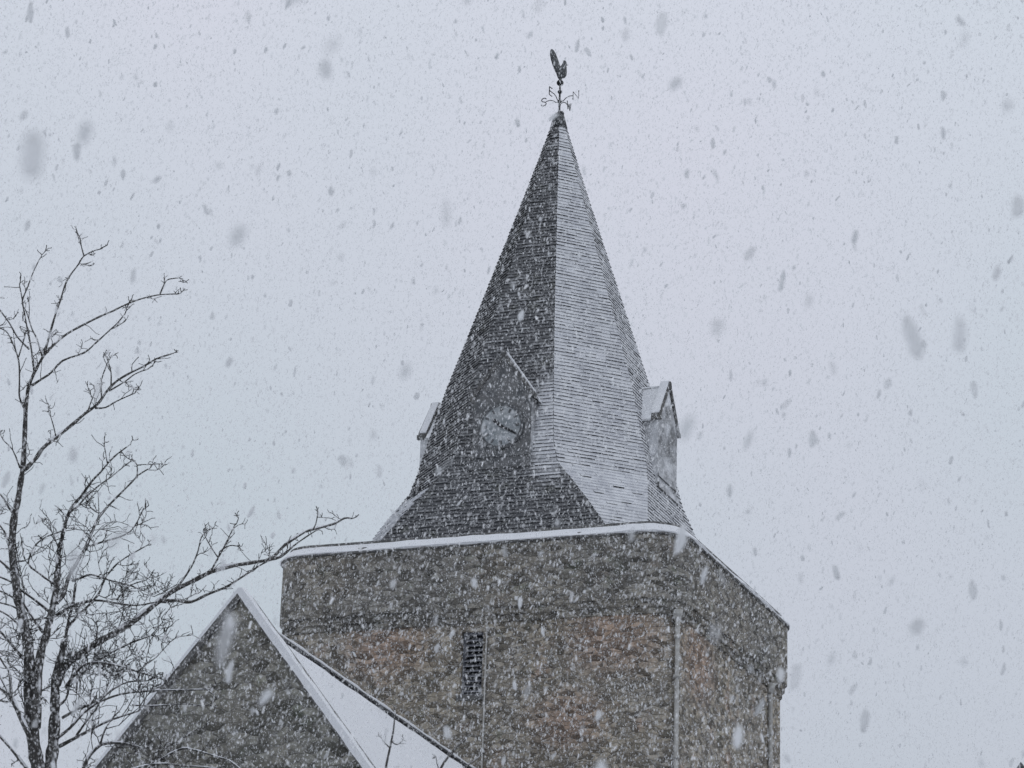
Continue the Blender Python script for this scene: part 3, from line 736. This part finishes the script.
def flakes():
    fmat = NT('snowflake'); a = fmat.n('ShaderNodeAttribute', attribute_name='thick').outputs['Fac']
    d = fmat.n('ShaderNodeBsdfDiffuse'); d.inputs[0].default_value = (.86, .87, .88, 1)
    t = fmat.n('ShaderNodeBsdfTranslucent'); t.inputs[0].default_value = (.985, .987, .99, 1)
    mx = fmat.n('ShaderNodeMixShader'); wet = fmat.n('ShaderNodeAttribute', attribute_name='wet').outputs['Fac']; fmat.link(wet, mx.inputs[0]); fmat.link(t.outputs[0], mx.inputs[1]); fmat.link(d.outputs[0], mx.inputs[2])
    air = fmat.n('ShaderNodeBsdfTransparent'); m2 = fmat.n('ShaderNodeMixShader')      # loose, airy clumps let part of what is behind them through
    fmat.link(a, m2.inputs[0]); fmat.link(air.outputs[0], m2.inputs[1]); fmat.link(mx.outputs[0], m2.inputs[2])
    fmat.link(m2.outputs[0], fmat.out.inputs[0])
    ph = (1+5**.5)/2
    tv1 = np.array([(-1, ph, 0), (1, ph, 0), (-1, -ph, 0), (1, -ph, 0), (0, -1, ph), (0, 1, ph), (0, -1, -ph), (0, 1, -ph), (ph, 0, -1), (ph, 0, 1), (-ph, 0, -1), (-ph, 0, 1)])/np.hypot(1, ph)
    tf1 = np.array([(0,11,5),(0,5,1),(0,1,7),(0,7,10),(0,10,11),(1,5,9),(5,11,4),(11,10,2),(10,7,6),(7,1,8),(3,9,4),(3,4,2),(3,2,6),(3,6,8),(3,8,9),(4,9,5),(2,4,11),(6,2,10),(8,6,7),(9,8,1)])
    tv2 = np.array([(1, 0, 0), (0, 1, 0), (-1, 0, 0), (0, -1, 0), (0, 0, 1), (0, 0, -1.)])*1.15
    tf2 = np.array([(0,1,4),(1,2,4),(2,3,4),(3,0,4),(1,0,5),(2,1,5),(3,2,5),(0,3,5)])
    VV, FF, TT = [], [], []; off = 0
    # thin flakes: three crossed ragged platelets, light comes straight through them
    tv3, tf3 = [], []
    for q in range(3):
        a = 1.047*q; e1 = (math.cos(a), math.sin(a), .25); e2 = (-.3*math.sin(a), .3*math.cos(a), 1.)
        for u_, v_ in ((-.8, -.55), (.6, -.8), (.85, .5), (-.5, .85)): tv3.append([e1[i_]*u_+e2[i_]*v_ for i_ in range(3)])
        tf3 += [(4*q, 4*q+1, 4*q+2), (4*q, 4*q+2, 4*q+3)]
    tv3, tf3 = np.array(tv3), np.array(tf3)
    sets = ((270, 1.25, 4.5, 2.1, tv1, tf1, .0044, (2.0, 2.6), .5),        # few close ones, far out of focus
            (6000, 4., 24., 1.9, tv1, tf1, .0040, (2.6, 2.4), .85),        # heavy wet clumps
            (370000, 7., 20., 2.0, tv3, tf3, .0019, (2.1, 2.4), .0),       # ordinary thin flakes
            (260000, 16., 44., 1.8, tv3, tf3, .0030, (1.7, 3.0), .0))
    KK = []
    for (frac, dmin, dmax, p_, tv, tf, sz, ab, kd) in sets:
        N = int(frac); u = rng.random(N); nv, nf = len(tv), len(tf)
        dd = (dmin**p_+u*(dmax**p_-dmin**p_))**(1/p_)
        lx = dd*(512/F)*1.5*rng.uniform(-1, 1, N)+rng.uniform(-.5, .5, N)
        ly = dd*(384/F)*1.5*rng.uniform(-1, 1, N)+rng.uniform(-.5, .5, N)
        cr, cu, fw = np.array(CR), np.array(CU), np.array(FW)
        P = lx[:, None]*cr+ly[:, None]*cu+dd[:, None]*fw
        keep = (P[:, 2] > GZ+.05)
        P, dd = P[keep], dd[keep]; N = len(P)
        size = np.clip(np.exp(rng.normal(math.log(sz), .55 if kd > .5 else .38, N)), .0012, .0095)          # half width
        asp = rng.uniform(1.4, 3.0, N)
        V = tv[None]*(1+rng.uniform(-.38, .3, (N, nv, 1)))
        V = V*np.stack([size, size*rng.uniform(.6, 1, N), size*asp], 1)[:, None, :]
        tx = rng.normal(math.radians(6), math.radians(15), N); ty = rng.normal(0, math.radians(15), N); az = rng.uniform(0, 6.283, N)
        c, s = np.cos(az)[:, None], np.sin(az)[:, None]; x, y, z = V[..., 0]*c-V[..., 1]*s, V[..., 0]*s+V[..., 1]*c, V[..., 2]
        c, s = np.cos(tx)[:, None], np.sin(tx)[:, None]; x, z = x*c+z*s, -x*s+z*c
        c, s = np.cos(ty)[:, None], np.sin(ty)[:, None]; y, z = y*c+z*s, -y*s+z*c
        V = np.stack([x, y, z], -1)+P[:, None, :]
        VV.append(V.reshape(-1, 3)); FF.append((tf[None]+nv*np.arange(N)[:, None, None]).reshape(-1)+off); off += N*nv
        TT.append(np.repeat(np.clip(rng.beta(*ab, N), .05, .95), nv)); KK.append(np.repeat(np.clip(rng.normal(kd, .15, N), 0, 1), nv))
    V, fi, th = np.concatenate(VV), np.concatenate(FF), np.concatenate(TT)
    me = bpy.data.meshes.new('falling_snow'); me.vertices.add(len(V)); me.vertices.foreach_set('co', V.reshape(-1).astype(np.float32))
    nf = len(fi)//3; me.loops.add(nf*3); me.loops.foreach_set('vertex_index', fi.astype(np.int32))
    me.polygons.add(nf); me.polygons.foreach_set('loop_start', (np.arange(nf)*3).astype(np.int32))
    at_ = me.attributes.new('thick', 'FLOAT', 'POINT'); at_.data.foreach_set('value', th.astype(np.float32))
    a2 = me.attributes.new('wet', 'FLOAT', 'POINT'); a2.data.foreach_set('value', np.concatenate(KK).astype(np.float32))
    me.materials.append(fmat.m); me.update(); me.validate()
    o = bpy.data.objects.new('falling_snow', me); COL.objects.link(o); tag(o, kind='stuff')
flakes()

# ------------------------------------------------------------------ light
world = bpy.data.worlds.new('World'); SC.world = world; world.use_nodes = True
nt = world.node_tree; nt.nodes.clear()
out = nt.nodes.new('ShaderNodeOutputWorld'); bg = nt.nodes.new('ShaderNodeBackground'); bg.inputs[1].default_value = .1
SE, SR = math.radians(38), math.radians(60)
sky = nt.nodes.new('ShaderNodeTexSky'); sky.sky_type = 'NISHITA'; sky.sun_disc = False; sky.sun_elevation = SE; sky.sun_rotation = SR
tc = nt.nodes.new('ShaderNodeTexCoord'); sx = nt.nodes.new('ShaderNodeSeparateXYZ'); nt.links.new(tc.outputs['Generated'], sx.inputs[0])
mr = nt.nodes.new('ShaderNodeMapRange'); nt.links.new(sx.outputs[2], mr.inputs[0])
for i, v in enumerate((0., 1., 0., 1.)): mr.inputs[i+1].default_value = v
cl = nt.nodes.new('ShaderNodeMix'); cl.data_type = 'RGBA'; nt.links.new(mr.outputs[0], cl.inputs[0])
cl.inputs[6].default_value = (4.6, 4.9, 5.45, 1); cl.inputs[7].default_value = (8.8, 9.25, 10.1, 1)      # cloud deck, brighter overhead
mx = nt.nodes.new('ShaderNodeMix'); mx.data_type = 'RGBA'; mx.inputs[0].default_value = .93
nt.links.new(sky.outputs[0], mx.inputs[6]); nt.links.new(cl.outputs[2], mx.inputs[7])
ns = nt.nodes.new('ShaderNodeTexNoise'); ns.inputs['Scale'].default_value = 3.2; ns.inputs['Detail'].default_value = 2; nt.links.new(tc.outputs['Generated'], ns.inputs['Vector'])
rg_ = nt.nodes.new('ShaderNodeMapRange'); nt.links.new(ns.outputs[0], rg_.inputs[0])
for i, v in enumerate((.35, .65, 0., 1.)): rg_.inputs[i+1].default_value = v
tint = nt.nodes.new('ShaderNodeMix'); tint.data_type = 'RGBA'; nt.links.new(rg_.outputs[0], tint.inputs[0])
tint.inputs[6].default_value = (.955, 1.0, 1.0, 1); tint.inputs[7].default_value = (1.05, 1.02, 1.045, 1)      # thinner and thicker cloud
ml = nt.nodes.new('ShaderNodeMix'); ml.data_type = 'RGBA'; ml.blend_type = 'MULTIPLY'; ml.inputs[0].default_value = 1.
nt.links.new(mx.outputs[2], ml.inputs[6]); nt.links.new(tint.outputs[2], ml.inputs[7])
nt.links.new(ml.outputs[2], bg.inputs[0]); nt.links.new(bg.outputs[0], out.inputs[0])
sl = bpy.data.lights.new('sun', 'SUN'); sl.energy = .5; sl.angle = math.radians(60); sl.color = (1, .98, .95)
so = bpy.data.objects.new('sun', sl); COL.objects.link(so)
sd = Vector((math.sin(SR)*math.cos(SE), math.cos(SR)*math.cos(SE), math.sin(SE)))
so.rotation_euler = sd.to_track_quat('Z', 'Y').to_euler(); so.location = sd*80
SC.view_settings.view_transform = 'Standard'; SC.view_settings.look = 'None'; SC.view_settings.exposure = 0; SC.view_settings.gamma = 1
SC.cycles.volume_bounces = 2; SC.cycles.max_bounces = 6; SC.cycles.transparent_max_bounces = 24
